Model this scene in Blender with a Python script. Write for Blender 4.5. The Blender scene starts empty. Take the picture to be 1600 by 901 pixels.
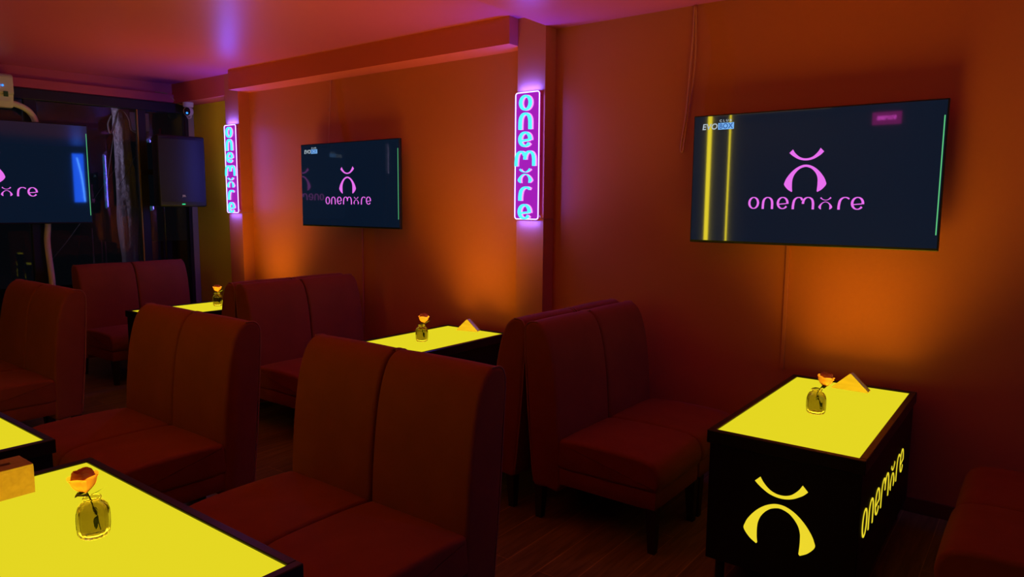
import bpy, bmesh, math, random
from math import sin, cos, pi, radians, sqrt, atan2
from mathutils import Vector, Matrix
random.seed(7)
SC = bpy.context.scene
COL = SC.collection

# ------------------------------------------------------------------ camera
cam_d = bpy.data.cameras.new('camera'); cam = bpy.data.objects.new('camera', cam_d); COL.objects.link(cam)
cam_d.sensor_width = 36.0; cam_d.lens = 1103.075/1600*36.0; cam_d.clip_start = .02; cam_d.clip_end = 200
R_ = Vector((0.79680624, 0.60418098, 0.00807218)); U_ = Vector((-0.07701292, 0.0882977, 0.99311254)); F_ = Vector((-0.59930696, 0.79193993, -0.1168859))
cam.matrix_world = Matrix(((R_.x, U_.x, -F_.x, 0), (R_.y, U_.y, -F_.y, -4.70), (R_.z, U_.z, -F_.z, 1.809), (0, 0, 0, 1)))
SC.camera = cam

# ------------------------------------------------------------------ world, exposure
SC.view_settings.view_transform = 'Standard'; SC.view_settings.look = 'None'
SC.view_settings.gamma = 1.0; SC.view_settings.use_curve_mapping = False
SC.view_settings.exposure = 0.0
world = bpy.data.worlds.new('night'); SC.world = world; world.use_nodes = True
world.node_tree.nodes['Background'].inputs[0].default_value = (.10, .12, .20, 1)
world.node_tree.nodes['Background'].inputs[1].default_value = 0.02

def area_light(name, loc, rot, sx, sy, power, color, spread=180):
    l = bpy.data.lights.new(name, 'AREA'); l.shape = 'RECTANGLE'; l.size = sx; l.size_y = sy
    l.energy = power; l.color = color; l.spread = radians(spread)
    o = bpy.data.objects.new(name, l); COL.objects.link(o); o.location = loc; o.rotation_euler = rot
    return o

TABLE_POWER = 16.5      # yellow LED panel in every table
TABLE_SPREAD = 116
SIGN_SIDE = 2.3
SIGN_END = 4.5
# added: dim warm fill light from above, behind the camera
area_light('rear_fill_light', (-3.2, -5.5, 3.12), (0, 0, 0), 1.6, .5, 1.7, (1.0, .62, .16))
area_light('rear_fill_light', (1.2, -5.2, 3.12), (0, 0, 0), 1.0, .5, .5, (1.0, .55, .12))
area_light('outdoor_fill_light', (-9.5, -4.2, 2.6), (radians(90), 0, radians(-11)),   .5, .5, 9.0, (.62, .5, .85), 55)  # added fill light outside, brightens the sheeted post

# ------------------------------------------------------------------ materials
def mat(name, color, rough=.6, metal=0, spec=.5, emit=None, estr=0, trans=0, ior=1.45, noise=None, bump=None, sheen=0, coat=0):
    m = bpy.data.materials.new(name); m.use_nodes = True
    nt = m.node_tree; b = nt.nodes['Principled BSDF']
    b.inputs['Base Color'].default_value = (*color, 1); b.inputs['Roughness'].default_value = rough
    b.inputs['Metallic'].default_value = metal; b.inputs['Specular IOR Level'].default_value = spec
    b.inputs['IOR'].default_value = ior
    b.inputs['Transmission Weight'].default_value = trans
    if coat: b.inputs['Coat Weight'].default_value = coat; b.inputs['Coat Roughness'].default_value = .04
    if sheen:
        b.inputs['Sheen Weight'].default_value = sheen; b.inputs['Sheen Roughness'].default_value = .45
        b.inputs['Sheen Tint'].default_value = (1, .45, .4, 1)
    if emit: b.inputs['Emission Color'].default_value = (*emit, 1); b.inputs['Emission Strength'].default_value = estr
    if noise:   # (scale, amount)
        tc = nt.nodes.new('ShaderNodeTexCoord'); n = nt.nodes.new('ShaderNodeTexNoise'); n.inputs['Scale'].default_value = noise[0]
        n.inputs['Detail'].default_value = 4
        r = nt.nodes.new('ShaderNodeMapRange'); r.inputs['To Min'].default_value = 1-noise[1]; r.inputs['To Max'].default_value = 1+noise[1]
        mx = nt.nodes.new('ShaderNodeMix'); mx.data_type = 'RGBA'; mx.blend_type = 'MULTIPLY'; mx.inputs[0].default_value = 1
        mx.inputs[6].default_value = (*color, 1)
        nt.links.new(tc.outputs['Object'], n.inputs['Vector']); nt.links.new(n.outputs['Fac'], r.inputs['Value'])
        nt.links.new(r.outputs[0], mx.inputs[7]); nt.links.new(mx.outputs[2], b.inputs['Base Color'])
    if bump:    # (scale, strength, distance)
        tc = nt.nodes.new('ShaderNodeTexCoord'); n = nt.nodes.new('ShaderNodeTexNoise'); n.inputs['Scale'].default_value = bump[0]
        n.inputs['Detail'].default_value = 3
        bp = nt.nodes.new('ShaderNodeBump'); bp.inputs['Strength'].default_value = bump[1]; bp.inputs['Distance'].default_value = bump[2]
        nt.links.new(tc.outputs['Object'], n.inputs['Vector']); nt.links.new(n.outputs['Fac'], bp.inputs['Height']); nt.links.new(bp.outputs[0], b.inputs['Normal'])
    return m

def wood_mat(name, c1, c2, scale=(1, 12, 12), rough=.5, planks=None):
    m = bpy.data.materials.new(name); m.use_nodes = True; nt = m.node_tree; b = nt.nodes['Principled BSDF']; L = nt.links.new
    tc = nt.nodes.new('ShaderNodeTexCoord'); mp = nt.nodes.new('ShaderNodeMapping'); mp.inputs['Scale'].default_value = scale
    n = nt.nodes.new('ShaderNodeTexNoise'); n.inputs['Scale'].default_value = 3; n.inputs['Detail'].default_value = 6; n.inputs['Distortion'].default_value = .6
    cr = nt.nodes.new('ShaderNodeValToRGB'); cr.color_ramp.elements[0].color = (*c1, 1); cr.color_ramp.elements[1].color = (*c2, 1)
    cr.color_ramp.elements[0].position = .35; cr.color_ramp.elements[1].position = .68
    L(tc.outputs['Object'], mp.inputs[0]); L(mp.outputs[0], n.inputs['Vector']); L(n.outputs['Fac'], cr.inputs[0])
    out = cr.outputs[0]
    if planks:
        mp2 = nt.nodes.new('ShaderNodeMapping'); mp2.inputs['Rotation'].default_value = (0, 0, radians(90))
        br = nt.nodes.new('ShaderNodeTexBrick'); br.inputs['Scale'].default_value = 1; br.inputs['Brick Width'].default_value = planks[0]
        br.inputs['Row Height'].default_value = planks[1]; br.inputs['Mortar Size'].default_value = .0025; br.offset = .37
        br.inputs['Color1'].default_value = (.75, .75, .75, 1); br.inputs['Color2'].default_value = (1.1, 1.1, 1.1, 1); br.inputs['Mortar'].default_value = (2.2, 2.0, 1.8, 1)
        mx = nt.nodes.new('ShaderNodeMix'); mx.data_type = 'RGBA'; mx.blend_type = 'MULTIPLY'; mx.inputs[0].default_value = 1
        L(tc.outputs['Object'], mp2.inputs[0]); L(mp2.outputs[0], br.inputs['Vector']); L(out, mx.inputs[6]); L(br.outputs['Color'], mx.inputs[7]); out = mx.outputs[2]
    L(out, b.inputs['Base Color']); b.inputs['Roughness'].default_value = rough
    return m

def glow(name, color, strength):
    m = bpy.data.materials.new(name); m.use_nodes = True; nt = m.node_tree; nt.nodes.clear()
    e = nt.nodes.new('ShaderNodeEmission'); o = nt.nodes.new('ShaderNodeOutputMaterial')
    e.inputs[0].default_value = (*color, 1); e.inputs[1].default_value = strength; nt.links.new(e.outputs[0], o.inputs[0]); return m

def thin_mat(name, color, color2):
    m = bpy.data.materials.new(name); m.use_nodes = True; nt = m.node_tree; nt.nodes.clear()
    d = nt.nodes.new('ShaderNodeBsdfDiffuse'); t = nt.nodes.new('ShaderNodeBsdfTranslucent'); mx = nt.nodes.new('ShaderNodeMixShader'); o = nt.nodes.new('ShaderNodeOutputMaterial')
    d.inputs[0].default_value = (*color, 1); t.inputs[0].default_value = (*color2, 1); mx.inputs[0].default_value = .45
    nt.links.new(d.outputs[0], mx.inputs[1]); nt.links.new(t.outputs[0], mx.inputs[2]); nt.links.new(mx.outputs[0], o.inputs[0]); return m

def pane_mat(name, tint=(.75, .8, .78)):
    m = bpy.data.materials.new(name); m.use_nodes = True; nt = m.node_tree; nt.nodes.clear()
    t = nt.nodes.new('ShaderNodeBsdfTransparent'); t.inputs[0].default_value = (*tint, 1)
    g = nt.nodes.new('ShaderNodeBsdfGlossy'); g.inputs['Roughness'].default_value = .02
    f = nt.nodes.new('ShaderNodeFresnel'); f.inputs[0].default_value = 1.5
    mx = nt.nodes.new('ShaderNodeMixShader'); o = nt.nodes.new('ShaderNodeOutputMaterial')
    nt.links.new(f.outputs[0], mx.inputs[0]); nt.links.new(t.outputs[0], mx.inputs[1]); nt.links.new(g.outputs[0], mx.inputs[2]); nt.links.new(mx.outputs[0], o.inputs[0]); return m

M = {}
M['wall'] = mat('orange_wall_paint', (.54, .125, .055), .50, spec=.35, noise=(1.3, .05), bump=(2.5, .12, .02))
M['ceiling'] = mat('red_ceiling_paint', (.48, .065, .23), .36, spec=.8, bump=(1.6, .1, .01))
M['trimred'] = mat('red_beam_paint', (.58, .085, .10), .5, spec=.35)
M['header'] = mat('red_header_paint', (.52, .08, .16), .45, spec=.4)
M['yellowwall'] = mat('yellow_wall_paint', (.80, .64, .015), .6, spec=.3, noise=(2, .06))
M['floor'] = wood_mat('laminate_floor', (.12, .088, .030), (.23, .170, .060), (12, 1, 1), .38, planks=(1.2, .19))
M['frame'] = mat('dark_aluminium', (.035, .037, .035), .4, metal=.6)
M['white'] = mat('white_plastic', (.75, .70, .62), .45)
M['pane'] = pane_mat('window_glass')
M['velvet'] = mat('burgundy_velvet', (.225, .050, .028), .85, spec=.15, sheen=.12, noise=(5, .18), bump=(9, .25, .012))
M['piping'] = mat('velvet_piping', (.30, .08, .07), .7, sheen=.3)
M['legwood'] = mat('dark_leg_wood', (.018, .012, .009), .5)
M['black'] = mat('black_laminate', (.006, .0055, .005), .45, spec=.3)
M['blackrim'] = mat('black_gloss_rim', (.010, .009, .007), .30, spec=.4)
M['tableglow'] = glow('yellow_backlit_acrylic', (1.0, .86, .020), .78)
M['logoglow'] = glow('yellow_backlit_logo', (1.0, .80, .030), .85)
M['pink'] = glow('screen_pink', (.86, .17, .90), .95)
M['tvbody'] = mat('black_tv_plastic', (.01, .01, .01), .35)
M['screen'] = mat('glossy_dark_screen', (.004, .005, .008), .03, spec=1.0, emit=(.0040, .0130, .036), estr=.55)
M['greenline'] = glow('screen_green_line', (.16, .80, .30), .7)
M['scrwhite'] = glow('screen_white_text', (.55, .66, .75), .75)
M['scrblue'] = glow('screen_light_blue', (.22, .52, 1.0), .85)
M['scrnavy'] = glow('screen_blue_text', (.05, .14, .45), .8)
M['cyan'] = glow('neon_cyan', (.07, .72, 1.0), 1.5)
M['pinkhalo'] = glow('pink_halo', (1.0, .22, 1.0), 1.5)
M['neonborder'] = glow('neon_border', (.30, .26, 1.0), 5.0)
M['signpanel'] = mat('purple_acrylic', (.03, .004, .05), .25, emit=(.42, .014, .56), estr=.85)
M['speaker'] = mat('black_speaker_cabinet', (.006, .007, .016), .55, bump=(90, .3, .002))
M['grille'] = mat('black_speaker_grille', (.006, .007, .018), .5, bump=(220, .5, .002))
M['badge'] = mat('pale_badge', (.5, .45, .42), .4, emit=(.5, .42, .4), estr=.03)
M['ledgreen'] = glow('green_led', (.05, .9, .35), .9)
M['ledblue'] = glow('blue_led', (.03, .22, 1.0), 2.0)
M['glass'] = mat('vase_glass', (.66, .58, .46), .03, trans=1, ior=1.22)
M['water'] = mat('vase_water', (.75, .72, .62), .0, trans=1, ior=1.06)
M['petal'] = thin_mat('peach_petal', (.85, .45, .22), (.85, .42, .18))
M['petalin'] = thin_mat('orange_inner_petal', (.82, .30, .12), (.85, .30, .10))
M['leaf'] = mat('green_leaf', (.05, .11, .025), .6)
M['stem'] = mat('green_stem', (.05, .09, .02), .6)
M['wood'] = wood_mat('light_box_wood', (.30, .175, .05), (.38, .23, .07), (2, 14, 14), .55)
M['napkinwood'] = wood_mat('napkin_holder_wood', (.50, .38, .12), (.58, .45, .15), (2, 14, 14), .55)
M['paper'] = mat('napkin_paper', (.78, .70, .62), .9)
M['slot'] = mat('slot_dark', (.02, .01, .005), .9)
M['cable'] = mat('painted_cable', (.62, .20, .12), .5)
M['yellcable'] = mat('pale_cable', (.60, .42, .22), .6)
M['drape'] = mat('pale_plastic_sheet', (.42, .36, .44), .35, spec=.5, bump=(14, .6, .05))
M['concrete'] = mat('grey_concrete', (.10, .10, .11), .9, noise=(4, .2))
M['asphalt'] = mat('dark_ground', (.03, .03, .03), .9)
M['steel'] = mat('steel_pipe', (.5, .5, .5), .25, metal=1)
M['darkwire'] = mat('dark_wire', (.05, .05, .06), .6)
M['greywire'] = mat('grey_wire', (.30, .28, .30), .6)
M['ledstrip'] = glow('yellow_led_strip', (1.0, .80, .01), 11.5)
M['rearwall'] = mat('dark_rear_wall', (.16, .15, .12), .6)
M['sidewall'] = mat('dark_side_wall', (.035, .025, .03), .6)
M['blueglow'] = glow('blue_panel', (.012, .11, 1.0), 11.0)
M['bluetube'] = glow('blue_tube', (.10, .35, 1.0), 25.0)
M['skirting'] = mat('dark_red_skirting', (.16, .03, .015), .5)
M['label'] = mat('energy_label', (.05, .12, .05), .6)
M['camblack'] = mat('black_lens', (.006, .006, .008), .1)

# ------------------------------------------------------------------ mesh helpers
def link(o, parent=None):
    COL.objects.link(o)
    if parent: o.parent = parent
    return o
def obj(name, bm, m, parent=None, smooth=False, angle=None):
    me = bpy.data.meshes.new(name); bm.normal_update(); bm.to_mesh(me); bm.free()
    me.materials.append(m)
    if smooth:
        for p in me.polygons: p.use_smooth = True
        if angle: me.set_sharp_from_angle(angle=radians(angle))
    return link(bpy.data.objects.new(name, me), parent)
def tag(o, label=None, cat=None, group=None, kind=None):
    if label: o['label'] = label
    if cat: o['category'] = cat
    if group: o['group'] = group
    if kind: o['kind'] = kind
    return o
def thing(name, label, cat, loc=(0, 0, 0), rz=0, group=None):
    o = bpy.data.objects.new(name, None); o.empty_display_size = .1; link(o)
    o.location = loc; o.rotation_euler = (0, 0, rz); return tag(o, label, cat, group)
def kids(o): return [c for c in COL.objects if c.parent == o]
def dup(o, parent=None):
    c = o.copy(); COL.objects.link(c); c.parent = parent
    for k in kids(o): dup(k, c)
    return c
def place(o, loc, rz, label, cat=None, group=None):
    o.location = loc; o.rotation_euler = (0, 0, rz); return tag(o, label, cat, group)
def box(bm, x0, x1, y0, y1, z0, z1, bev=0, seg=2, mtx=None):
    g = bmesh.ops.create_cube(bm, size=1.0); vs = g['verts']
    bmesh.ops.scale(bm, vec=(x1-x0, y1-y0, z1-z0), verts=vs); bmesh.ops.translate(bm, vec=((x0+x1)/2, (y0+y1)/2, (z0+z1)/2), verts=vs)
    if bev:
        es = list({e for v in vs for e in v.link_edges}); r = bmesh.ops.bevel(bm, geom=es, offset=bev, segments=seg, affect='EDGES', profile=.5)
        vs = list({v for f in r['faces'] for v in f.verts} | {v for v in vs if v.is_valid})
    if mtx is not None: bmesh.ops.transform(bm, matrix=mtx, verts=vs)
    return vs
def bx(*a, **k):
    bm = bmesh.new(); box(bm, *a, **k); return bm
def smooth_path(pts, n=6, closed=False):
    P = [Vector(p) for p in pts]; out = []; N = len(P)
    rng = range(N) if closed else range(N-1)
    for i in rng:
        if closed: a, b, c, d = P[(i-1) % N], P[i], P[(i+1) % N], P[(i+2) % N]
        else: a, b, c, d = P[max(i-1, 0)], P[i], P[i+1], P[min(i+2, N-1)]
        for k in range(n):
            t = k/n
            out.append(.5*((2*b)+(c-a)*t+(2*a-5*b+4*c-d)*t*t+(3*b-a-3*c+d)*t**3))
    if not closed: out.append(P[-1])
    return out
def tube(bm, pts, r, seg=8, closed=False):
    pts = [Vector(p) for p in pts]; N = len(pts); rings = []
    up = Vector((0, 0, 1)); prev = None
    for i, p in enumerate(pts):
        if closed: t = pts[(i+1) % N]-pts[i-1]
        else: t = pts[min(i+1, N-1)]-pts[max(i-1, 0)]
        t.normalize()
        if prev is None:
            a = up if abs(t.dot(up)) < .9 else Vector((1, 0, 0)); u = t.cross(a).normalized()
        else: u = (prev-t*prev.dot(t)).normalized()
        prev = u; v = t.cross(u)
        rr = r[i] if isinstance(r, (list, tuple)) else r
        rings.append([bm.verts.new(p+(u*cos(2*pi*k/seg)+v*sin(2*pi*k/seg))*rr) for k in range(seg)])
    M_ = N if closed else N-1
    for i in range(M_):
        A, B = rings[i], rings[(i+1) % N]
        for k in range(seg): bm.faces.new((A[k], A[(k+1) % seg], B[(k+1) % seg], B[k]))
    if not closed: bm.faces.new(rings[0][::-1]); bm.faces.new(rings[-1])
def lathe(bm, prof, seg=32, rib=None, close=False):
    rings = []
    for (r, z) in prof:
        ring = []
        for k in range(seg):
            a = 2*pi*k/seg; rr = r
            if rib: rr = r*(1+rib[1]*cos(rib[0]*a))
            ring.append(bm.verts.new((rr*cos(a), rr*sin(a), z)))
        rings.append(ring)
    n = len(rings)
    for i in range(n if close else n-1):
        A, B = rings[i], rings[(i+1) % n]
        for k in range(seg): bm.faces.new((A[k], A[(k+1) % seg], B[(k+1) % seg], B[k]))
    if not close:
        bm.faces.new(rings[0][::-1]); bm.faces.new(rings[-1])
def extrude_poly(bm, pts, d):      # pts in XZ plane, front at y=-d, back at y=0
    a = [bm.verts.new((x, -d, z)) for x, z in pts]; b = [bm.verts.new((x, 0, z)) for x, z in pts]
    n = len(pts); fs = [bm.faces.new(a), bm.faces.new(b[::-1])]
    for i in range(n): bm.faces.new((a[i], b[i], b[(i+1) % n], a[(i+1) % n]))
    bmesh.ops.recalc_face_normals(bm, faces=bm.faces[:])
def struct(name, bm, m, smooth=False): return tag(obj(name, bm, m, None, smooth), kind='structure')

# ------------------------------------------------------------------ writing: the word and the emblem, drawn in the XZ plane facing -Y
def arc(cx, cy, rx, ry, a0, a1, n=14): return [(cx+rx*cos(radians(a0+(a1-a0)*i/n)), cy+ry*sin(radians(a0+(a1-a0)*i/n))) for i in range(n+1)]
def stroke(bm, pts, d, y0, thick=.20, thin=.075, closed=False, sx=1, sz=1, ox=0, oz=0, shear=0, grow=0):
    P = [Vector((p[0], p[1])) for p in pts]; N = len(P); fr = []; bk = []
    for i in range(N):
        if closed: t = P[(i+1) % N]-P[i-1]
        else: t = P[min(i+1, N-1)]-P[max(i-1, 0)]
        t.normalize(); w = (thin+(thick-thin)*abs(t.y)**1.5)/2+grow; nrm = Vector((-t.y, t.x))
        for lst, y in ((fr, y0-d), (bk, y0)):
            lst.append([bm.verts.new((ox+(q.x+shear*q.y)*sx, y, oz+q.y*sz)) for q in (P[i]+nrm*w, P[i]-nrm*w)])
    for i in range(N if closed else N-1):
        j = (i+1) % N
        bm.faces.new((fr[i][0], fr[j][0], fr[j][1], fr[i][1])); bm.faces.new((bk[i][0], bk[i][1], bk[j][1], bk[j][0]))
        bm.faces.new((fr[i][0], bk[i][0], bk[j][0], fr[j][0])); bm.faces.new((fr[i][1], fr[j][1], bk[j][1], bk[i][1]))
    if not closed:
        bm.faces.new((fr[0][0], fr[0][1], bk[0][1], bk[0][0])); bm.faces.new((fr[-1][0], bk[-1][0], bk[-1][1], fr[-1][1]))
def emblem_polys():
    archo = [(-58, -150), (-70, -150), (-88, -136), (-106, -115), (-108, -106), (-98, -78), (-80, -52), (-55, -28), (-28, -12), (0, -6), (28, -11), (55, -26), (80, -50), (98, -78), (107, -104), (106, -112), (90, -130), (72, -146), (60, -150)]
    archi = [(60, -110), (59, -82), (48, -50), (28, -27), (0, -18), (-28, -26), (-50, -47), (-64, -76), (-66, -110)]
    sm = [(-86, 62), (-80, 52), (-62, 38), (-38, 24), (0, 16), (38, 22), (62, 36), (84, 56), (86, 62), (68, 78), (62, 76), (50, 54), (32, 36), (0, 27), (-30, 34), (-50, 50), (-64, 70), (-70, 72)]
    # left leg / right leg strips: outer and inner rails resampled so the arch is a strip of quads
    out = [(-66, -150), (-88, -136), (-107, -112), (-104, -94), (-96, -76), (-80, -53), (-62, -34), (-42, -19), (-20, -9), (0, -6), (20, -9), (42, -19), (62, -34), (80, -53), (96, -76), (104, -94), (107, -112), (88, -136), (66, -150)]
    inn = [(-63, -146), (-65, -132), (-66, -115), (-66, -98), (-64, -80), (-57, -60), (-45, -42), (-30, -28), (-15, -21), (0, -18), (15, -21), (30, -28), (45, -42), (57, -60), (63, -80), (64, -98), (64, -115), (63, -132), (62, -146)]
    so = [(-88, 58), (-75, 46), (-58, 34), (-40, 24), (-20, 18), (0, 16), (20, 18), (40, 24), (58, 34), (75, 46), (88, 60)]
    si = [(-70, 76), (-60, 60), (-48, 47), (-34, 36), (-17, 29), (0, 27), (17, 29), (34, 36), (48, 48), (60, 62), (70, 79)]
    return (out, inn), (so, si)
def strip(bm, A, B, d, y0, s, ox, oz, oy=0):
    v = {}
    for nm, L in (('a', A), ('b', B)):
        for i, (x, z) in enumerate(L):
            v[nm, i, 0] = bm.verts.new((ox+x*s, y0-d, oz+(z+oy)*s)); v[nm, i, 1] = bm.verts.new((ox+x*s, y0, oz+(z+oy)*s))
    n = len(A)
    for i in range(n-1):
        for (p, q) in ((('a', i), ('a', i+1)),):
            bm.faces.new((v['a', i, 0], v['a', i+1, 0], v['b', i+1, 0], v['b', i, 0]))
            bm.faces.new((v['a', i, 1], v['b', i, 1], v['b', i+1, 1], v['a', i+1, 1]))
            bm.faces.new((v['a', i, 0], v['a', i, 1], v['a', i+1, 1], v['a', i+1, 0]))
            bm.faces.new((v['b', i, 0], v['b', i+1, 0], v['b', i+1, 1], v['b', i, 1]))
    for i in (0, n-1): bm.faces.new((v['a', i, 0], v['b', i, 0], v['b', i, 1], v['a', i, 1]))
def resamp(L, n=4): return [(p.x, p.y) for p in smooth_path([(x, z, 0) for x, z in L], n)]
def emblem(bm, width, ox, oz, d=.003, y0=0, top=1.0):
    s = width/216.0; (o, i), (so, si) = emblem_polys()
    strip(bm, resamp(o), resamp(i), d, y0, s, ox, oz, 36); strip(bm, resamp(so), resamp(si), d, y0, s*top, ox, oz, 36/top)
GL = {
 'o': (.98, [(arc(.49, .5, .39, .46, 90, 450, 28)[:-1], True)]),
 'n': (1.08, [([(.12, 0), (.12, .25), (.13, .45)]+arc(.53, .52, .39, .44, 168, 12)+[(.93, .45), (.93, .25), (.93, 0)], False)]),
 'e': (1.05, [([(.18, .40), (.5, .43), (.86, .46)], False), (arc(.51, .5, .41, .46, -8, 325, 28), False)]),
 'm': (1.92, [([(.12, 0), (.12, .25), (.15, .5)]+arc(.58, .5, .42, .46, 165, 60)[1:]+[(.88, .74)], False), ([(.95, .44), (.95, .56)]+arc(1.36, .54, .40, .42, 168, 12)+[(1.78, .45), (1.78, .25), (1.78, 0)], False)]),
 'r': (1.0, [([(.12, 0), (.12, .25), (.15, .5)]+arc(.60, .5, .44, .46, 165, 62)[1:]+[(.92, .84)], False)]),
}
ORDER = [('o', 0), ('n', 1.20), ('e', 2.52), ('m', 3.80), ('x', 6.02), ('r', 7.52), ('e', 8.57)]
WORDW = 9.62
def glyph(bm, g, ox, oz, sx, sz, d, y0, thick=.20, thin=.075, grow=0):
    if g == 'x':
        s = sx*1.12/216; (o, i), (so, si) = emblem_polys()
        a = bmesh.new(); strip(a, resamp(o, 2), resamp(i, 2), d, y0, s, 0, 0, 150); strip(a, resamp(so, 2), resamp(si, 2), d, y0, s, 0, 0, 150)
        k = sz/(229*s)
        for v in a.verts: v.co = Vector((ox+sx*.56+v.co.x, v.co.y, oz+v.co.z*k))
        me = bpy.data.meshes.new('t'); a.to_mesh(me); a.free(); bm.from_mesh(me); bpy.data.meshes.remove(me); return
    for pts, cl in GL[g][1]: stroke(bm, pts, d, y0, thick, thin, cl, sx, sz, ox, oz, grow=grow)
def word(bm, width, height, cx, z0, d=.003, y0=0, thick=.20, thin=.075):
    s = width/WORDW
    for g, x in ORDER: glyph(bm, g, cx-width/2+x*s, z0, s, height, d, y0, thick, thin)

def text_mesh(s, size, m, parent, loc, name='lettering', d=.0015, sx=1.0, shear=0.0, align='LEFT', rot=(pi/2, 0, 0)):
    c = bpy.data.curves.new('t', 'FONT'); c.body = s; c.size = size; c.extrude = d; c.shear = shear; c.align_x = align; c.space_character = 1.05; c.offset = size*.02
    o = bpy.data.objects.new('t', c); me = bpy.data.meshes.new_from_object(o); bpy.data.objects.remove(o); bpy.data.curves.remove(c)
    me.transform(Matrix.Diagonal((sx, 1, 1, 1)))
    me.transform(Matrix.Rotation(rot[0], 4, 'X')); me.materials.clear(); me.materials.append(m)
    n = bpy.data.objects.new(name, me); link(n, parent); n.location = loc; return n

# ================================================================== THE ROOM
XR, YF, CZ = 3.0, -6.0, 3.162
WA = radians(7.8); WO = Vector((-8.70, 0, 0)); DU = Vector((-sin(WA), -cos(WA), 0)); NN = Vector((cos(WA), -sin(WA), 0))
KU, KZ = 1.077, 1.055
def WQ(u, off, z): return WO+DU*u+NN*off+Vector((0, 0, z))
def WP(u, off, z): return WQ(KU*u-.325, off, 1.809+(z-1.809)*KZ if z > .1 else z)
WM = Matrix(((DU.x, NN.x, 0, WO.x), (DU.y, NN.y, 0, WO.y), (0, 0, 1, 0), (0, 0, 0, 1)))     # window wall frame: (along, off, up)
def wbx(u0, u1, o0, o1, z0, z1, bev=0):
    f = lambda z: 1.809+(z-1.809)*KZ if z > .1 else z
    return wraw(KU*u0-.325, KU*u1-.325, o0, o1, f(z0), f(z1), bev)
def wraw(u0, u1, o0, o1, z0, z1, bev=0): return bx(u0, u1, o0, o1, z0, z1, bev=bev, mtx=WM)
def wallfix(bm): bmesh.ops.recalc_face_normals(bm, faces=bm.faces[:]); return bm

struct('floor', bx(-10.6, XR+.1, YF-.1, .25, -.1, 0), M['floor'])
CL = 3.25
bm = bx(-10.6, -3.15, YF-.1, .25, CL, CL+.1); box(bm, -3.15, XR+.1, YF-.1, .1, CZ, CL+.1)
struct('ceiling', bm, M['ceiling'])
struct('wall_back', bx(-7.557, XR, 0, .12, 0, CZ+.086), M['wall'])
struct('wall_right', bx(XR, XR+.12, YF, .12, 0, CZ), M['sidewall'])
struct('wall_front', bx(-10.6, XR, YF-.12, YF, 0, CL), M['rearwall'])
# pillars, beams
struct('trim_1', bx(-3.413, -3.150, -.139, 0, 0, CL), M['wall'])
struct('trim_2', bx(-7.557, -7.293, -.139, 0, 0, CL), M['wall'])
struct('trim_3', bx(-7.293, -3.413, -.249, 0, 3.043, CL), M['trimred'])
struct('trim_4', bx(-8.9, -7.557, -.139, .10, 3.02, CL), M['trimred'])
struct('trim_5', bx(-8.9, -7.557, .10, .20, 0, CL), M['yellowwall'])
# window wall: header with stepped soffit, dark aluminium glazing
struct('wall_left', wallfix(wraw(-.2, 7.2, -.12, 0.0, 3.025, CL)), M['header'])
struct('trim_6', wallfix(wraw(-.1, 7.2, 0, .035, 3.03, 3.122)), M['header'])
struct('baseboard_back', bx(-3.15, XR, -.014, 0, 0, .09, bev=.004), M['skirting'])
def window(n, posts, z0, z1):
    w = thing('window_%d' % n, None, None); del_keys = None
    for (a, b) in posts: obj('mullion', wallfix(wbx(a, b, -.08, .02, z0, z1, bev=.004)), M['frame'], w)
    a, b = posts[0][1], posts[-1][0]
    obj('top_rail', wallfix(wbx(posts[0][0], posts[-1][1], -.08, .025, z1, z1+.105, bev=.004)), M['frame'], w)
    obj('bottom_rail', wallfix(wbx(posts[0][0], posts[-1][1], -.08, .02, z0-.12, z0, bev=.004)), M['frame'], w)
    for i in range(len(posts)-1):
        obj('pane', wallfix(wbx(posts[i][1]+.001, posts[i+1][0]-.001, -.036, -.030, z0, z1)), M['pane'], w)
    tag(w, kind='structure'); return w
window(1, [(.22, .31), (.735, .815), (1.765, 1.875), (2.95, 3.03), (4.2, 4.28), (5.6, 5.7), (6.9, 7.0)], .12, 2.85)
struct('trim_7', wallfix(wraw(-.098, -.03, -.05, .03, 0, 3.02, bev=.003)), mat('cream_trim', (.36, .33, .25), .5))
# thin gold strip painting the light caught on one mullion's inner edge
obj('mullion_glint', wallfix(wbx(.817, .825, -.02, .0215, .12, 2.85)), mat('gold_glint', (.55, .42, .06), .35, metal=.8), COL.objects['window_1'])

# ------------------------------------------------------------------ beyond the window: balcony with sheeted post, wires, low wall
struct('ground', wallfix(wbx(-3, 9, -9, -.12, -.25, -.05)), M['asphalt'])
lw = obj('parapet', wallfix(wbx(-.2, .60, -.75, -.62, -.05, 1.33, bev=.01)), M['concrete']); tag(lw, 'low grey wall outside behind the right-hand window pane', 'wall')
sg = obj('shop_sign_panel', wallfix(wbx(.40, .72, -1.0, -.95, 2.70, 2.92, bev=.005)), mat('dim_pale_board', (.35, .35, .42), .6)); tag(sg, 'pale board seen outside at the top of the pane above the speaker', 'board')
bm = bmesh.new()    # sheet wrapped round a post: a folded curtain of plastic
NV, NH = 40, 26
grid = []
for i in range(NV+1):
    z = .0+2.93*i/NV; row = []
    for k in range(NH):
        a = 2*pi*k/NH; r = .085+.012*sin(5*a+z*3)+.010*sin(9*a-z*5+1)
        r *= 1+.12*sin(z*4.3)*(z < 2.6)+.10*(z < 2.2)
        row.append(bm.verts.new(WP(.83+cos(a)*r-(.03*(2.9-z)/2.9 if z < 2.9 else 0), -.55+sin(a)*r*.8, z)))
    grid.append(row)
for i in range(NV):
    for k in range(NH): bm.faces.new((grid[i][k], grid[i][(k+1) % NH], grid[i+1][(k+1) % NH], grid[i+1][k]))
bm.faces.new(grid[-1]); bm.faces.new(grid[0][::-1])
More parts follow.
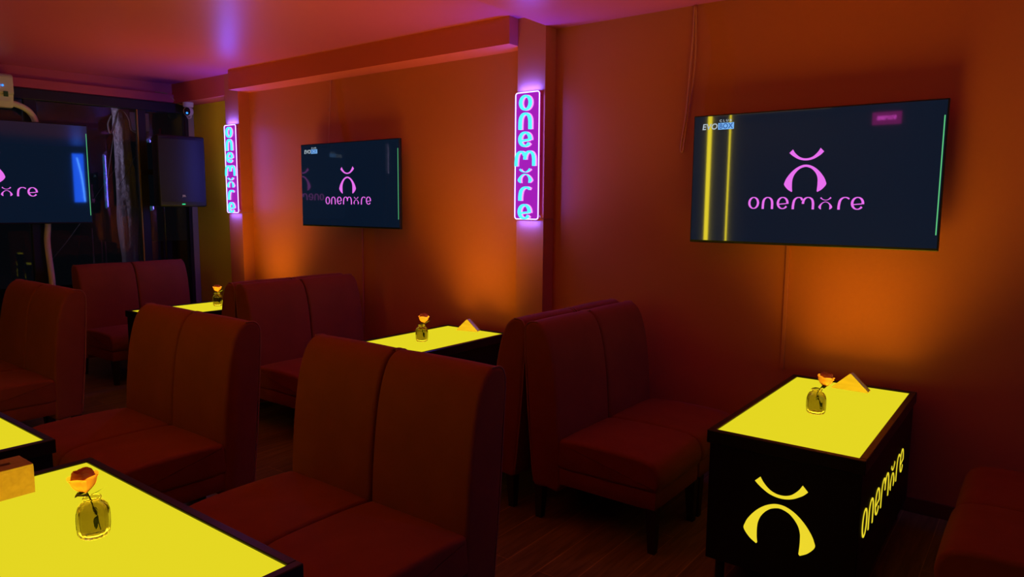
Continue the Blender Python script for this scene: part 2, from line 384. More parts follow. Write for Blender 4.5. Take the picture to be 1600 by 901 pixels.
tag(obj('sheeted_post', bm, M['drape'], smooth=True), 'post outside wrapped in crumpled pale plastic sheet, left of the black speaker', 'post')
def wtube(name, pts, r, m, label, cat='cable', group=None, n=6, seg=8):
    bm = bmesh.new(); tube(bm, smooth_path([WP(*p) for p in pts], n), r, seg); return tag(obj(name, bm, m, smooth=True), label, cat, group)
wtube('cable_coil', [(.96, -.42, 2.80), (1.0, -.42, 2.70), (.98, -.42, 2.60), (.93, -.42, 2.72), (.90, -.42, 2.85), (.84, -.42, 2.87), (.78, -.42, 2.78), (.76, -.42, 2.66), (.68, -.42, 2.62)], .012, M['greywire'], 'coiled grey cable at the top of the wrapped post outside')
wtube('cable', [(1.06, -.4, 2.0), (.96, -.4, 2.55), (.92, -.4, 2.78)], .004, M['greywire'], 'thin grey cable rising to the coil outside, right of the left television')
wtube('cable', [(1.25, -.4, 1.75), (1.06, -.4, 2.05), (.95, -.4, 2.2)], .003, M['darkwire'], 'dark cable sagging from the wrapped post towards the left television')
wtube('cable', [(.93, -.4, 2.0), (.84, -.4, 2.15), (.74, -.4, 2.35)], .003, M['darkwire'], 'dark cable crossing in front of the wrapped post outside')
wtube('cable', [(1.70, -.3, 1.12), (1.52, -.3, 1.35), (1.36, -.3, 1.58)], .004, M['greywire'], 'grey cable running up outside from the white hose')
wtube('cable', [(1.45, -.3, .9), (1.40, -.3, 1.3), (1.34, -.3, 1.6)], .003, M['darkwire'], 'thin dark cable hanging outside below the left television')
for i, (u, z0, z1, lab) in enumerate([(1.16, 1.02, 1.50, 'leftmost of the three shiny upright pipes outside below the window middle'), (1.07, 1.10, 1.36, 'middle one of the three shiny upright pipes outside'), (1.03, 1.10, 1.34, 'rightmost of the three shiny upright pipes outside')]):
    bm = bmesh.new(); tube(bm, [WP(u, -.7, -.05), WP(u, -.7, z1)], .010, 10); tag(obj('steel_pipe', bm, M['steel'], smooth=True), lab, 'pipe', 'steel pipes outside')
bm = bmesh.new(); tube(bm, [WP(.42, -.5, -.05), WP(.42, -.5, 1.8), WP(.42, -.5, 2.70)], .016, 10)
tag(obj('railing_post', bm, M['steel'], smooth=True), 'thin metal post outside behind the black speaker', 'post')

# ================================================================== TELEVISIONS
def make_tv(name, label, loc, rz, w, evobox=True, arm=.135):
    h = w*.5725; t = thing(name, label, 'television', loc, rz)
    k = w/1.45
    bm = bx(-w/2, w/2, -.012, .018, -h/2, h/2, bev=.004); box(bm, -w*.36, w*.36, .018, .055, -h*.42, h*.12, bev=.012)
    obj('housing', bm, M['tvbody'], t)
    obj('mount', bx(-.13*k, .13*k, .05, arm, -.12, .12, bev=.004), M['tvbody'], t)
    sc = obj('screen', bx(-w/2+.008, w/2-.008, -.0145, -.012, -h/2+.016, h/2-.008), M['screen'], t)
    bm = bmesh.new(); emblem(bm, .246*k, 0, .045*k, .0008, -.0147); obj('emblem', bm, M['pink'], sc)
    bm = bmesh.new(); word(bm, .678*k, .075*k, 0, -.190*k, .0008, -.0147); obj('lettering', bm, M['pink'], sc)
    obj('green_line', bx(w/2-.020, w/2-.014, -.0155, -.0147, -h/2+.09, h/2-.09), M['greenline'], sc)
    if evobox:
        tv_text(sc, w, h, k)
    return t
def tv_text(sc, w, h, k):
    x0 = -.666*k; z0 = .318*k
    text_mesh('EVO', .052*k, M['scrwhite'], sc, (x0, -.0150, z0+.004), sx=1.0, shear=.12, d=.0002)
    bm = bx(x0+.108*k, x0+.212*k, -.0152, -.0147, z0, z0+.042*k); obj('caption_box', bm, M['scrblue'], sc)
    text_mesh('BOX', .046*k, M['scrnavy'], sc, (x0+.114*k, -.0156, z0+.006), sx=.92, d=.0002)
    text_mesh('C L U B', .020*k, M['scrwhite'], sc, (x0+.116*k, -.0150, z0+.049*k), sx=1.15, d=.0002)
make_tv('television', 'large wall television above the right-hand glowing table', (-1.207, -.139, 1.990), 0, 1.455)
make_tv('television', 'smaller-looking wall television between the two neon pillars', (-5.452, -.139, 1.994), 0, 1.44)
TVA = radians(10)
e = WQ(1.15, .22, 2.11); d3 = Vector((-sin(TVA), -cos(TVA), 0)); W3 = 1.89; c3 = e+d3*(W3/2)
make_tv('television', 'television at the left edge in front of the windows, partly out of frame', c3, pi/2-TVA, W3, arm=.26)

# ================================================================== NEON SIGNS
def rrect(w, h, r, n=6):
    o = []
    for cx, cz, a0 in ((w/2-r, h/2-r, 0), (-w/2+r, h/2-r, 90), (-w/2+r, -h/2+r, 180), (w/2-r, -h/2+r, 270)):
        o += [(cx+r*cos(radians(a0+90*i/n)), cz+r*sin(radians(a0+90*i/n))) for i in range(n+1)]
    return o
def make_sign(label):
    t = thing('neon_sign', label, 'sign', group=None); w, h = .236, .985
    bm = bmesh.new(); extrude_poly(bm, rrect(w, h, .022), .005)
    p = obj('back_panel', bm, M['signpanel'], t); p.location = (0, -.030, 0)
    for sx in (-1, 1):
        for sz in (-1, 0, 1):
            bm = bmesh.new(); tube(bm, [(sx*.10, 0, sz*.46), (sx*.10, -.034, sz*.46)], .006, 10); obj('spacer', bm, M['steel'], t)
    bm = bmesh.new(); tube(bm, [Vector((x, -.038, z)) for x, z in rrect(w-.010, h-.010, .020)], .0038, 8, closed=True); obj('border_tube', bm, M['neonborder'], t, smooth=True)
    lay = [('o', .475, .355, .112), ('n', .330, .215, .112), ('e', .190, .075, .112), ('m', .048, -.070, .112), ('x', -.085, -.200, .112), ('r', -.225, -.335, .110), ('e', -.360, -.475, .112)]
    lz = [(.408, .112), (.268, .125), (.130, .112), (-.018, .115), (-.150, .112), (-.290, .108), (-.430, .115)]
    for (g, _, _, hh), (zc, hz) in zip(lay, lz):
        wd = {'o': .98, 'n': 1.08, 'e': 1.05, 'm': 1.92, 'x': 1.12, 'r': 1.0}[g]; sx = .118 if g != 'm' else .103
        ox = -wd*sx/2-.012
        bm = bmesh.new(); glyph(bm, g, ox, zc-hz/2, sx, hz, .012, -.040, .24, .13); L = obj('neon_letter', bm, M['cyan'], t)
        if g == 'r': L['label'] = 'cyan neon letter'
        bm = bmesh.new(); glyph(bm, g, ox+.010, zc-hz/2-.001, sx, hz, .004, -.0352, .25, .15); obj('letter_halo', bm, M['pinkhalo'], L)  # glowing pink layer paints the halo and inner reflection behind the letter
    return t
s2 = make_sign('larger vertical blue and purple neon sign on the right pillar, left of the big television')
s2.location = (-3.288, -.139, 2.19)
def sign_lamp(x):
    for sx in (-1, 1): area_light('neon_sign_lamp', (x+sx*.1215, -.170, 2.19), (0, -sx*pi/2, 0), .94, .006, SIGN_SIDE, (.10, .09, 1.0))
    area_light('neon_sign_lamp', (x, -.170, 2.6875), (pi, 0, 0), .20, .006, SIGN_END, (.04, .07, 1.0))
    area_light('neon_sign_lamp', (x, -.170, 1.6925), (0, 0, 0), .20, .006, SIGN_END*.6, (.04, .07, 1.0))
sign_lamp(-3.288)
s1 = dup(s2); s1.location = (-7.415, -.139, 2.19); tag(s1, 'smaller vertical blue and purple neon sign on the far left pillar beside the yellow wall'); sign_lamp(-7.415)
def cable(name, pts, r, m, label, cat='cable', n=6, parent=None):
    bm = bmesh.new(); tube(bm, smooth_path(pts, n), r, 8); o = obj(name, bm, m, parent, smooth=True)
    if label: tag(o, label, cat)
    return o
cable('power_cord', [(.115, -.03, -.44), (.128, -.02, -.475), (.137, -.004, -.485), (.142, .004, -.487), (.144, .05, -.487), (.144, .132, -.487)], .003, M['piping'], None, parent=s2)
cable('power_cord', [(.115, -.03, -.44), (.128, -.02, -.475), (.137, -.004, -.485), (.142, .004, -.487), (.144, .05, -.487), (.144, .132, -.487)], .003, M['piping'], None, parent=s1)

# ================================================================== TABLES
def make_table(label):
    t = thing('glowing_table', label, 'table'); w, l = .345, .712      # half sizes of the top
    obj('cabinet', bx(-w+.012, w-.012, -l+.012, l-.012, .12, .70, bev=.003), M['black'], t)
    bm = bmesh.new()
    for a in ((-w, w, -l, -l+.033), (-w, w, l-.033, l), (-w, -w+.033, -l+.033, l-.033), (w-.033, w, -l+.033, l-.033)): box(bm, *a, .695, .758, bev=.003, seg=1)
    obj('rim', bm, M['blackrim'], t)
    obj('light_panel', bx(-w+.033, w-.033, -l+.033, l-.033, .735, .750), M['tableglow'], t)
    bm = bmesh.new(); emblem(bm, .318, 0, 0, .002, 0, .90); e = obj('emblem', bm, M['logoglow'], t); e.location = (.005, -l+.0115, .430)
    bm = bmesh.new(); word(bm, 1.09, .134, 0, 0, .002, 0, .15, .06); e = obj('lettering', bm, M['logoglow'], t); e.rotation_euler = (0, 0, pi/2); e.location = (w-.0115, -.095, .374)
    e2 = e.copy(); link(e2, t); e2.rotation_euler = (0, 0, -pi/2); e2.location = (-w+.0115, -.035, .377)
    for sx in (-1, 1):
        for sy in (-1, 1):
            bm = bmesh.new(); lathe(bm, [(.018, 0), (.022, .01), (.022, .12)], 14); g = obj('leg', bm, M['legwood'], t, smooth=True, angle=40); g.location = (sx*.28, sy*.64, 0)
    return t
TYC = -.823
tproto = make_table('glowing yellow table at the right under the big television, emblem on its end')
def table_lamp(x, y, rz):
    area_light('table_light', (x, y, .7505), (pi, 0, rz), .60, 1.33, TABLE_POWER, (1.0, .66, .02), TABLE_SPREAD)
TABLES = [((-.878, TYC, 0), 0, None),
          ((-3.840, TYC, 0), 0, 'glowing yellow table in the middle by the wall, between the two neon pillars'),
          ((-6.800, TYC, 0), 0, 'far glowing yellow table by the yellow wall under the small neon sign'),
          ((-2.384, -3.840, 0), pi/2, 'nearest glowing yellow table filling the bottom left corner, with a tissue box on it'),
          ((-4.170, -3.840, 0), pi/2, 'glowing yellow table cut by the left edge, next to the nearest table')]
for i, (loc, rz, lab) in enumerate(TABLES):
    t = tproto if i == 0 else dup(tproto)
    place(t, loc, rz, lab or t['label'], 'table', 'yellow light-up tables'); table_lamp(loc[0], loc[1], rz)

# ================================================================== CHAIRS
def offset_poly(P, d):      # inward offset of a closed counter-clockwise profile
    n = len(P); out = []
    for i in range(n):
        a, b, c = P[i-1], P[i], P[(i+1) % n]
        t = (c-a).normalized(); out.append(b+Vector((-t.y, t.x))*d)
    return out
def soft_extrude(prof, w, r, puff=0.0, n=5, mid=6):
    # prof: closed ccw list of (x,z); extruded along y from -w/2 to w/2 with rounded edges
    P = [Vector(p) for p in prof]; cen = sum(P, Vector((0, 0)))/len(P)
    ys = [(-w/2+r-r*cos(pi/2*i/n), r-r*sin(pi/2*i/n)) for i in range(n+1)]
    ys += [(-w/2+r+(w-2*r)*i/mid, 0) for i in range(1, mid)]
    ys += [(w/2-r+r*cos(pi/2*i/n), r-r*sin(pi/2*i/n)) for i in range(n, -1, -1)]
    bm = bmesh.new(); rings = []
    for y, e in ys:
        Q = offset_poly(P, e-puff*(1-(2*y/w)**2)) if (e or puff) else P
        rings.append([bm.verts.new((q.x, y, q.y)) for q in Q])
    m = len(P)
    for A, B in zip(rings, rings[1:]):
        for k in range(m): bm.faces.new((A[k], A[(k+1) % m], B[(k+1) % m], B[k]))
    bm.faces.new(rings[0][::-1]); bm.faces.new(rings[-1]); bmesh.ops.recalc_face_normals(bm, faces=bm.faces[:])
    return bm
def dense(pts, n=4): return [(p.x, p.y) for p in smooth_path([(x, z, 0) for x, z in pts], n, closed=True)]
def make_chair(label):
    t = thing('upholstered_chair', label, 'chair'); W = .572
    # faces +x; rear bottom edge at x = 0
    back = [(0, .20), (.085, .20), (.172, .20), (.176, .34), (.170, .50), (.160, .66), (.146, .80), (.126, .93), (.098, 1.04), (.062, 1.115), (.012, 1.152), (-.040, 1.150), (-.072, 1.120), (-.078, 1.06), (-.066, .90), (-.050, .70), (-.032, .48), (-.012, .30)]
    obj('backrest', soft_extrude(dense(back, 3), W, .020, .004), M['velvet'], t, smooth=True)
    seat = [(.168, .335), (.40, .333), (.66, .335), (.752, .336), (.774, .350), (.784, .39), (.780, .430), (.762, .468), (.725, .494), (.64, .508), (.45, .512), (.28, .508), (.20, .502), (.168, .490), (.160, .42)]
    obj('seat', soft_extrude(dense(seat, 3), W, .022, .003), M['velvet'], t, smooth=True)
    obj('seat_frame', bx(.150, .765, -W/2+.006, W/2-.006, .238, .338, bev=.010), M['velvet'], t, smooth=True, angle=40)
    for sx, sp in ((.740, .012), (.030, -.014)):
        for sy in (-1, 1):
            bm = bmesh.new(); g = bmesh.ops.create_cube(bm, size=1)['verts']
            for v in g:
                top = v.co.z > 0; s = .030 if top else .019
                v.co = Vector((sx+(0 if top else sp*.4)+(s if v.co.x > 0 else -s), sy*(W/2-.036)+(s if v.co.y > 0 else -s), .245 if top else 0))
            obj('leg', bm, M['legwood'], t)
    for sy in (-1, 1):
        bm = bmesh.new()
        pts = [(-.006, .215), (-.026, .40), (-.048, .62), (-.066, .86), (-.0775, 1.05), (-.073, 1.115), (-.044, 1.150), (.010, 1.154)]
        tube(bm, smooth_path([(x, sy*(W/2-.008), z) for x, z in pts], 4), .0042, 6)
        obj('piping', bm, M['piping'], t, smooth=True)
    return t
cproto = make_chair('x')
S = .581
CH = []
def pair_y(xr, yn, face, labs, grp):     # wall row: chairs stacked along y; face=+1 looks to +x
    for k, lab in enumerate(labs):
        yc = yn+S*(k+.5); CH.append(((xr, yc, 0), 0 if face > 0 else pi, lab, grp))
def pair_x(xl, yr, labs, grp, s=S):      # aisle row: chairs side by side along x, facing -y
    for k, lab in enumerate(labs): CH.append(((xl+s*(k+.5), yr, 0), -pi/2, lab, grp))
pair_y(-2.275, -1.475, 1, ['dark red high-back chair left of the right-hand table, aisle seat with its front leg showing', 'dark red high-back chair left of the right-hand table, the seat nearer the wall'], 'chairs left of the right-hand table')
pair_y(-2.440, -1.455, -1, ['dark high-back chair seen edge-on, back to back with the pair left of the right-hand table', 'high-back chair whose purple-lit top edge peeks over the pair left of the right-hand table'], 'chairs right of the middle table')
pair_y(-5.19, -1.50, 1, ['dark maroon high-back chair left of the middle table, aisle seat of the pair', 'dark maroon high-back chair left of the middle table, seat beneath the smaller television'], 'chairs left of the middle table')
pair_y(-5.362, -1.50, -1, ['dark high-back chair facing left seen edge-on at the foot of the small neon sign', 'dark high-back chair behind the edge-on one at the foot of the small neon sign'], 'chairs right of the far table')
pair_y(-8.03, -1.63, 1, ['far dark red high-back chair under the windows, left seat of the pair with visible legs', 'far dark red high-back chair beside the yellow wall, below the black speaker'], 'chairs left of the far table')
pair_x(-2.905, -2.50, ['large brick-red high-back chair front centre, left one of the nearest pair', 'large brick-red high-back chair front centre, right one of the nearest pair'], 'nearest pair of aisle chairs')
pair_x(-4.655, -2.50, ['brick-red high-back chair behind the cut-off table, left one of the middle aisle pair', 'brick-red high-back chair of the middle aisle pair, right one with dark side panel'], 'middle pair of aisle chairs')
pair_x(-6.92, -2.50, ['orange-red high-back chair at the left edge, left one of the far aisle pair', 'orange-red high-back chair at the left edge, right one of the far aisle pair'], 'far pair of aisle chairs')
CH.append(((.525, -1.305, 0), pi, 'dark chair cut by the bottom right corner, the nearer of the two seats there', 'chairs right of the right-hand table'))
CH.append(((.535, -.727, 0), pi, 'dark chair at the right edge by the wall, the farther of the two seats there', 'chairs right of the right-hand table'))
random.seed(3)
for i, (loc, rz, lab, grp) in enumerate(CH):
    t = cproto if i == 0 else dup(cproto)
    place(t, loc, rz+radians(random.uniform(-.2, .2)), lab, 'chair', grp)

# ================================================================== VASES WITH ROSES
def petal(bm, r, h, ang, wid, a0, a1, curl=0, z0=0, n=8, m=8):
    rows = []
    for i in range(n+1):
        t = i/n; row = []
        for k in range(m+1):
            s = (k/m-.5)*2; a = ang+s*wid
            rr = r*sin(pi*(a0+(a1-a0)*t))*(1+.03*sin(5*s+ang*3)*t)+curl*r*max(0, t-.7)**2*8
            zz = z0+h*t*(1-.14*s*s)-curl*h*max(0, t-.8)*.6
            row.append(bm.verts.new((rr*cos(a), rr*sin(a), zz)))
        rows.append(row)
    for A, B in zip(rows, rows[1:]):
        for k in range(m): bm.faces.new((A[k], A[k+1], B[k+1], B[k]))
def leaf_bm(bm, base, d, L, w, droop=.3, n=6):
    d = Vector(d).normalized(); side = d.cross(Vector((0, 0, 1))).normalized(); rows = []
    for i in range(n+1):
        t = i/n; c = Vector(base)+d*L*t+Vector((0, 0, -droop*L*t*t)); ww = w*sin(pi*min(1, t*.95+.05))*(1+.18*(i % 2))
        rows.append([bm.verts.new(c+side*ww+Vector((0, 0, .2*ww))), bm.verts.new(c), bm.verts.new(c-side*ww+Vector((0, 0, .2*ww)))])
    for A, B in zip(rows, rows[1:]):
        for k in range(2): bm.faces.new((A[k], A[k+1], B[k+1], B[k]))
def make_vase(label):
    t = thing('glass_vase', label, 'vase')
    out = [(.036, 0), (.041, .004), (.0455, .015), (.0475, .035), (.0478, .060), (.0462, .082), (.042, .098), (.034, .109), (.025, .115), (.0225, .119), (.0255, .123), (.0270, .126), (.0255, .129)]
    inn = [(.0220, .126), (.0190, .119), (.022, .112), (.031, .105), (.039, .095), (.0432, .080), (.0448, .060), (.0445, .035), (.0425, .018), (.036, .010), (.001, .010)]
    bm = bmesh.new(); seg = 64; rings = []
    for j, (r, z) in enumerate([(.001, 0)]+out+inn):
        outer = 0 < j <= 10; ring = []
        for k in range(seg):
            a = 2*pi*k/seg; rr = r*(1+(.075*abs(cos(8*a))-.05 if outer and r > .03 else 0)); ring.append(bm.verts.new((rr*cos(a), rr*sin(a), z)))
        rings.append(ring)
    for A, B in zip(rings, rings[1:]):
        for k in range(seg): bm.faces.new((A[k], A[(k+1) % seg], B[(k+1) % seg], B[k]))
    bm.faces.new(rings[0][::-1]); bm.faces.new(rings[-1])
    obj('bottle', bm, M['glass'], t, smooth=True)
    bm = bmesh.new(); lathe(bm, [(.035, .0115), (.0415, .019), (.0436, .035), (.0438, .060), (.0424, .078), (.0400, .090)], 48)
    obj('water', bm, M['water'], t, smooth=True, angle=50)
    return t
def make_rose(label, lean=(.0, .0), head=1.0):
    t = thing('rose', label, 'flower')
    hx, hy = lean
    bm = bmesh.new(); path = [(.022, .012, .022), (.012, .006, .06), (.002, 0, .10), (hx*.4, hy*.4, .128), (hx, hy, .150)]
    tube(bm, smooth_path(path, 4), .0022, 8)
    obj('stem', bm, M['stem'], t, smooth=True)
    bm = bmesh.new()
    leaf_bm(bm, (hx*.5, hy*.5, .132), (.85, .5, .35), .066, .012, -.2); leaf_bm(bm, (hx*.5, hy*.5, .130), (-.8, -.3, .05), .048, .012, .2)
    leaf_bm(bm, (.006, .003, .095), (-.6, .5, -1.2), .030, .007); leaf_bm(bm, (.012, .006, .07), (.6, -.4, -.9), .035, .006)
    leaf_bm(bm, (hx, hy, .145), (.2, -.9, .1), .036, .011, .3)
    obj('leaf', bm, M['leaf'], t)
    hd = Vector((hx, hy, .143))
    T = Matrix.Translation(hd) @ Matrix.Rotation(hx*5, 4, 'Y') @ Matrix.Rotation(-hy*5, 4, 'X')
    bm = bmesh.new()
    for i in range(5): petal(bm, .037*head, .060*head, i*2*pi/5+.3, .80, .06, .66, .42, 0)
    for i in range(4): petal(bm, .035*head, .068*head, i*2*pi/4, .95, .06, .74, .14, .001)
    bmesh.ops.transform(bm, matrix=T, verts=bm.verts[:]); obj('outer_petals', bm, M['petal'], t, smooth=True)
    bm = bmesh.new()
    for i in range(4): petal(bm, .032*head, .070*head, i*2*pi/4+.5, 1.0, .06, .68, .10, .002)
    for i in range(3): petal(bm, .025*head, .073*head, i*2*pi/3+.2, 1.3, .06, .62, .06, .003)
    for i in range(2): petal(bm, .014*head, .073*head, i*pi+.2, 1.5, .06, .55, 0, .003)
    bmesh.ops.transform(bm, matrix=T, verts=bm.verts[:]); obj('inner_petals', bm, M['petalin'], t, smooth=True)
    return t
VASES = [((-.890, -.905), 'ribbed glass bottle vase on the right-hand table under the big television', 'peach rosebud leaning over the vase on the right-hand table', (.028, .020), .95),
         ((-3.829, -.800), 'ribbed glass bottle vase on the middle table between the pillars', 'pale peach rose in the vase on the middle table', (.010, .008), 1.0),
         ((-6.804, -.760), 'small glass bottle vase on the far table by the yellow wall', 'small peach rose in the far vase by the yellow wall', (.0, .0), 1.0),
         ((-2.352, -3.790), 'ribbed glass bottle vase on the nearest table beside the tissue box', 'open peach-orange rose in the vase on the nearest table', (-.016, -.012), 1.0)]
for i, ((x, y), lv, lr, lean, hs) in enumerate(VASES):
    if i == 0: v0 = v = make_vase(lv)
    else: v = dup(v0)
    place(v, (x, y, .7522), i*.7, lv, 'vase', 'bottle vases on the tables')
    r = make_rose(lr, lean, hs); place(r, (x, y, .7522), 0, lr, 'flower', 'roses in the vases')

# ================================================================== NAPKIN HOLDERS, TISSUE BOX
def tri(bm, w, h, y, d, mtx=None):
    pts = [(-w/2, 0), (w/2, 0), (w/2, .006), (.004, h), (-.004, h), (-w/2, .006)]
    a = bmesh.new(); extrude_poly(a, pts, d)
    for v in a.verts: v.co.y += y
    me = bpy.data.meshes.new('t'); a.to_mesh(me); a.free(); bm.from_mesh(me); bpy.data.meshes.remove(me)
def make_napkins(label):
    t = thing('napkin_holder', label, 'napkin holder')
    bm = bmesh.new(); tri(bm, .200, .098, -.022, .006); obj('side_plate', bm, M['napkinwood'], t)
    bm = bmesh.new(); tri(bm, .200, .098, .028, .006); obj('side_plate', bm, M['napkinwood'], t)
    obj('base', bx(-.098, .098, -.022, .022, 0, .006), M['napkinwood'], t)
    nk = None
    bm = bmesh.new()
    for k in range(9): tri(bm, .184, .092, -.018+k*.0042, .003)
    nk = obj('napkin_stack', bm, M['paper'], t); nk.location = (0, 0, .0065)
    return t
n0 = make_napkins('triangular wooden napkin holder on the right-hand table near the wall'); place(n0, (-.855, -.262, .7505), radians(-2), n0['label'])
n1 = dup(n0); place(n1, (-3.862, -.205, .7505), radians(14), 'triangular napkin holder with white napkins on the middle table near the wall', 'napkin holder')
for n in (n0, n1): n['group'] = 'napkin holders'
tb = thing('tissue_box', 'light wooden tissue box with a slot at the left edge of the nearest table', 'tissue box', (-2.960, -3.905, .7505))
bm = bmesh.new()     # walls of the box, open on top
box(bm, -.068, .068, -.135, -.125, 0, .098); box(bm, -.068, .068, .125, .135, 0, .098); box(bm, -.068, -.058, -.125, .125, 0, .098); box(bm, .058, .068, -.125, .125, 0, .098); box(bm, -.058, .058, -.125, .125, 0, .008)
obj('box_body', bm, M['wood'], tb)
bm = bmesh.new()
box(bm, -.068, -.012, -.135, .135, .098, .108, bev=.0015); box(bm, .012, .068, -.135, .135, .098, .108, bev=.0015)
box(bm, -.012, .012, -.135, -.085, .098, .108); box(bm, -.012, .012, .085, .135, .098, .108)
obj('lid', bm, M['wood'], tb)
obj('slot_fill', bx(-.014, .014, -.088, .088, .085, .0975), M['slot'], tb)  # dark block filling the slot under the lid

# ================================================================== SPEAKER, CAMERA, AIR CONDITIONER, HOSE
sp = thing('loudspeaker', 'large black loudspeaker hung in front of the window beside the yellow wall', 'speaker', (-7.95, -.46, 1.762), -WA)
w, h, dp = .260, .805, .42      # local +x is the front
pts = [(-dp, -.18), (-dp, .18), (-.10, w), (-.012, w), (0, w-.010), (0, -w+.010), (-.012, -w), (-.10, -w)]
bm = bmesh.new(); lo = [bm.verts.new((x, y, 0)) for x, y in pts]; hi = [bm.verts.new((x, y, h)) for x, y in pts]
bm.faces.new(lo); bm.faces.new(hi[::-1])
for i in range(len(pts)): bm.faces.new((lo[i], hi[i], hi[(i+1) % 8], lo[(i+1) % 8]))
bmesh.ops.recalc_face_normals(bm, faces=bm.faces[:]); bmesh.ops.bevel(bm, geom=[e for e in bm.edges if abs(e.verts[0].co.z-e.verts[1].co.z) < 1e-4], offset=.022, segments=3, affect='EDGES', profile=.5)
obj('cabinet', bm, M['speaker'], sp, smooth=True, angle=35)
bm = bmesh.new()     # curved grille
N = 14; rowsg = []
for zz in (.055, h-.045):
    rowsg.append([[bm.verts.new((.002+.022*cos((k/N-.5)*pi)+dx, (k/N-.5)*2*(w-.022), zz)) for k in range(N+1)] for dx in (0, -.006)])
for k in range(N):
    a, b = rowsg[0][0], rowsg[1][0]; bm.faces.new((a[k], a[k+1], b[k+1], b[k]))
bmesh.ops.recalc_face_normals(bm, faces=bm.faces[:])
gr = obj('grille', bm, M['grille'], sp, smooth=True)
bm = bx(.0225, .0275, -.026, .026, .110, .142, bev=.002); bdg = obj('badge', bm, M['speaker'], sp)
tx = text_mesh('JBL', .030, M['badge'], bdg, (.0285, -.024, .1145), d=.0006); tx.rotation_euler = (0, 0, pi/2)
obj('power_light', bx(.0005, .006, -.022, .014, .024, .036, bev=.002), M['ledgreen'], sp)
bm = bx(-.765, -.41, -.04, .04, .38, .44); box(bm, -.788, -.763, -.20, .40, .38, .44)
obj('bracket', bm, M['tvbody'], sp)

sc_ = thing('security_camera', 'white dome security camera with a blue light under the red beam corner', 'camera', (-8.48, -.07, 3.02), radians(-38))
bm = bmesh.new(); lathe(bm, [(.050, -.055), (.060, -.045), (.062, 0)], 28); obj('base', bm, M['white'], sc_, smooth=True, angle=40)
bm = bmesh.new(); bmesh.ops.create_uvsphere(bm, u_segments=28, v_segments=18, radius=.058); hd_ = obj('head', bm, M['white'], sc_, smooth=True); hd_.location = (0, 0, -.105)
bm = bmesh.new(); bmesh.ops.create_uvsphere(bm, u_segments=24, v_segments=14, radius=.036); bmesh.ops.scale(bm, vec=(.55, 1, 1.35), verts=bm.verts[:]); fc = obj('face', bm, M['camblack'], hd_, smooth=True); fc.location = (.047, -.006, -.005)
bm = bmesh.new(); bmesh.ops.create_icosphere(bm, subdivisions=2, radius=.013); led = obj('status_light', bm, M['ledblue'], hd_, smooth=True); led.location = (.062, -.006, -.026)
bm = bmesh.new(); tube(bm, smooth_path([(0, .02, -.12), (.02, .03, -.175), (.02, 0, -.19), (.0, -.02, -.16)], 5), .008, 8); obj('antenna', bm, M['white'], sc_, smooth=True)
cable('camera_cable', [WQ(.34, .008, 3.135), WQ(.25, .012, 3.135), WQ(.19, .02, 3.12), WQ(.15, .05, 3.07), WQ(.11, .06, 3.03), WQ(.07, .09, 3.005), (-8.535, -.075, 2.995)], .0045, M['yellcable'], 'thin pale cable running along the header to the white security camera')

ac = thing('air_conditioner', 'cream wall box with a blue light and label at the top left edge', 'air conditioner', WQ(2.19, .045, 2.865), 0)
ac.rotation_euler = (0, 0, pi/2-WA)       # local +x runs along the wall towards the corner, -y into the room
w = .385; prof = [(0, -.01), (.0, .262), (.13, .262), (.155, .235), (.165, .06), (.135, .045), (.095, -.075), (.0, -.08)]
bm = bmesh.new(); A = [bm.verts.new((-w, -a, z)) for a, z in prof]; B = [bm.verts.new((w, -a, z)) for a, z in prof]
bm.faces.new(A); bm.faces.new(B[::-1])
for i in range(len(prof)): bm.faces.new((A[i], A[(i+1) % 8], B[(i+1) % 8], B[i]))
bmesh.ops.recalc_face_normals(bm, faces=bm.faces[:]); bmesh.ops.bevel(bm, geom=bm.edges[:], offset=.008, segments=2, affect='EDGES')
body = obj('casing', bm, M['white'], ac, smooth=True, angle=35)
for dx in (.262, .290):
    b = bmesh.new(); bmesh.ops.create_icosphere(b, subdivisions=2, radius=.0105); l = obj('indicator_light', b, M['ledblue'], ac); l.location = (dx, -.161, .138)
obj('energy_label', bx(.293, .333, -.1675, -.1615, .025, .080), M['label'], ac)
obj('flap', bx(-.36, .36, -.128, -.118, -.02, .035, bev=.003), M['white'], ac)
bm = bmesh.new(); tube(bm, smooth_path([WQ(1.86, .12, 2.845), WQ(1.74, .12, 2.815), WQ(1.65, .12, 2.745), WQ(1.605, .11, 2.60), WQ(1.575, .09, 2.1), WQ(1.557, .09, 1.60), WQ(1.575, .09, 1.35), WQ(1.553, .09, .92), WQ(1.56, .09, .5), WQ(1.55, .09, .035)], 6), .031, 14)
tag(obj('air_conditioner_hose', bm, M['white'], smooth=True), 'white wrapped hose curving down from the cream box behind the left television', 'hose')
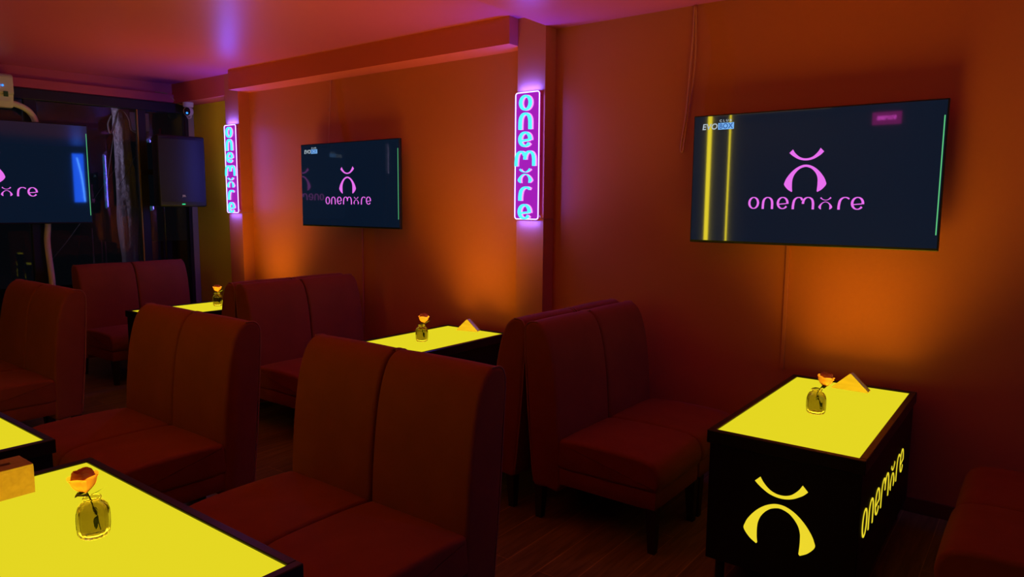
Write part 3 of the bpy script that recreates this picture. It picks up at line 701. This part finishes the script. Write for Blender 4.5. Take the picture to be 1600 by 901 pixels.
# wires and conduits on the orange wall
cable('hanging_wire', [(-2.02, -.012, CZ), (-2.02, -.02, 2.95), (-2.03, -.03, 2.70), (-2.045, -.03, 2.45), (-2.075, -.03, 2.22), (-2.060, -.03, 2.19), (-2.050, -.03, 2.26), (-2.030, -.02, 2.48), (-2.00, -.02, 2.80), (-2.01, -.012, CZ)], .0062, M['cable'], 'thin looped wire hanging from the ceiling left of the big television', 'wire')
tag(obj('cable_cover', bx(-1.337, -1.313, -.014, 0, .76, 1.62, bev=.003), M['wall']), 'painted cable cover running down the wall from the big television', 'cable cover')
tag(obj('cable_cover', bx(-5.437, -5.413, -.014, 0, .60, 1.62, bev=.003), M['wall']), 'painted cable cover running down the wall from the smaller television', 'cable cover')
cable('hanging_wire', [(-5.85, -.010, 3.04), (-5.86, -.014, 2.85), (-5.875, -.02, 2.6), (-5.88, -.03, 2.35)], .005, M['cable'], 'painted wire running from the beam down behind the smaller television', 'wire')

# ------------------------------------------------------------------ behind the photographer: the lights the glossy screens mirror
for x, zt, rr, lab in ((-4.15, 3.15, .030, 'wider glowing yellow strip mirrored in the big television'), (-3.84, 3.15, .012, 'thinner glowing yellow strip mirrored in the big television')):
    bm = bmesh.new(); tube(bm, [(x, YF+.04, .4), (x, YF+.04, zt)], rr, 12); tag(obj('light_strip', bm, M['ledstrip']), lab, 'light strip', 'yellow light strips')
pk = thing('neon_plate', 'small magenta neon sign mirrored in the corner of the big television', 'sign', (-1.78, YF+.02, 2.97))
obj('halo_plate', bx(-.17, .17, 0, .012, -.08, .08, bev=.003), mat('magenta_halo', (.3, .01, .15), .5, emit=(.55, .01, .30), estr=2.5), pk)  # glowing slab stands in for the halo round the neon word
bm = bmesh.new(); word(bm, .22, .05, 0, -.02, .004, .018); obj('neon_word', bm, glow('hot_pink_neon', (1.0, .12, .9), 10.0), pk)
bp_ = thing('blue_light_panel', 'tall blue light panel mirrored at the right edge of the left television', 'light panel', (XR-.02, -.96, 2.40))
obj('panel', bx(-.012, .0, -.12, .12, -.60, .60, bev=.003), M['blueglow'], bp_)
bm = bmesh.new(); tube(bm, smooth_path([(-.03, .10, -.58), (-.03, .085, -.3), (-.03, .05, .1), (-.03, -.02, .5)], 5), .010, 8); obj('tube', bm, M['bluetube'], bp_)
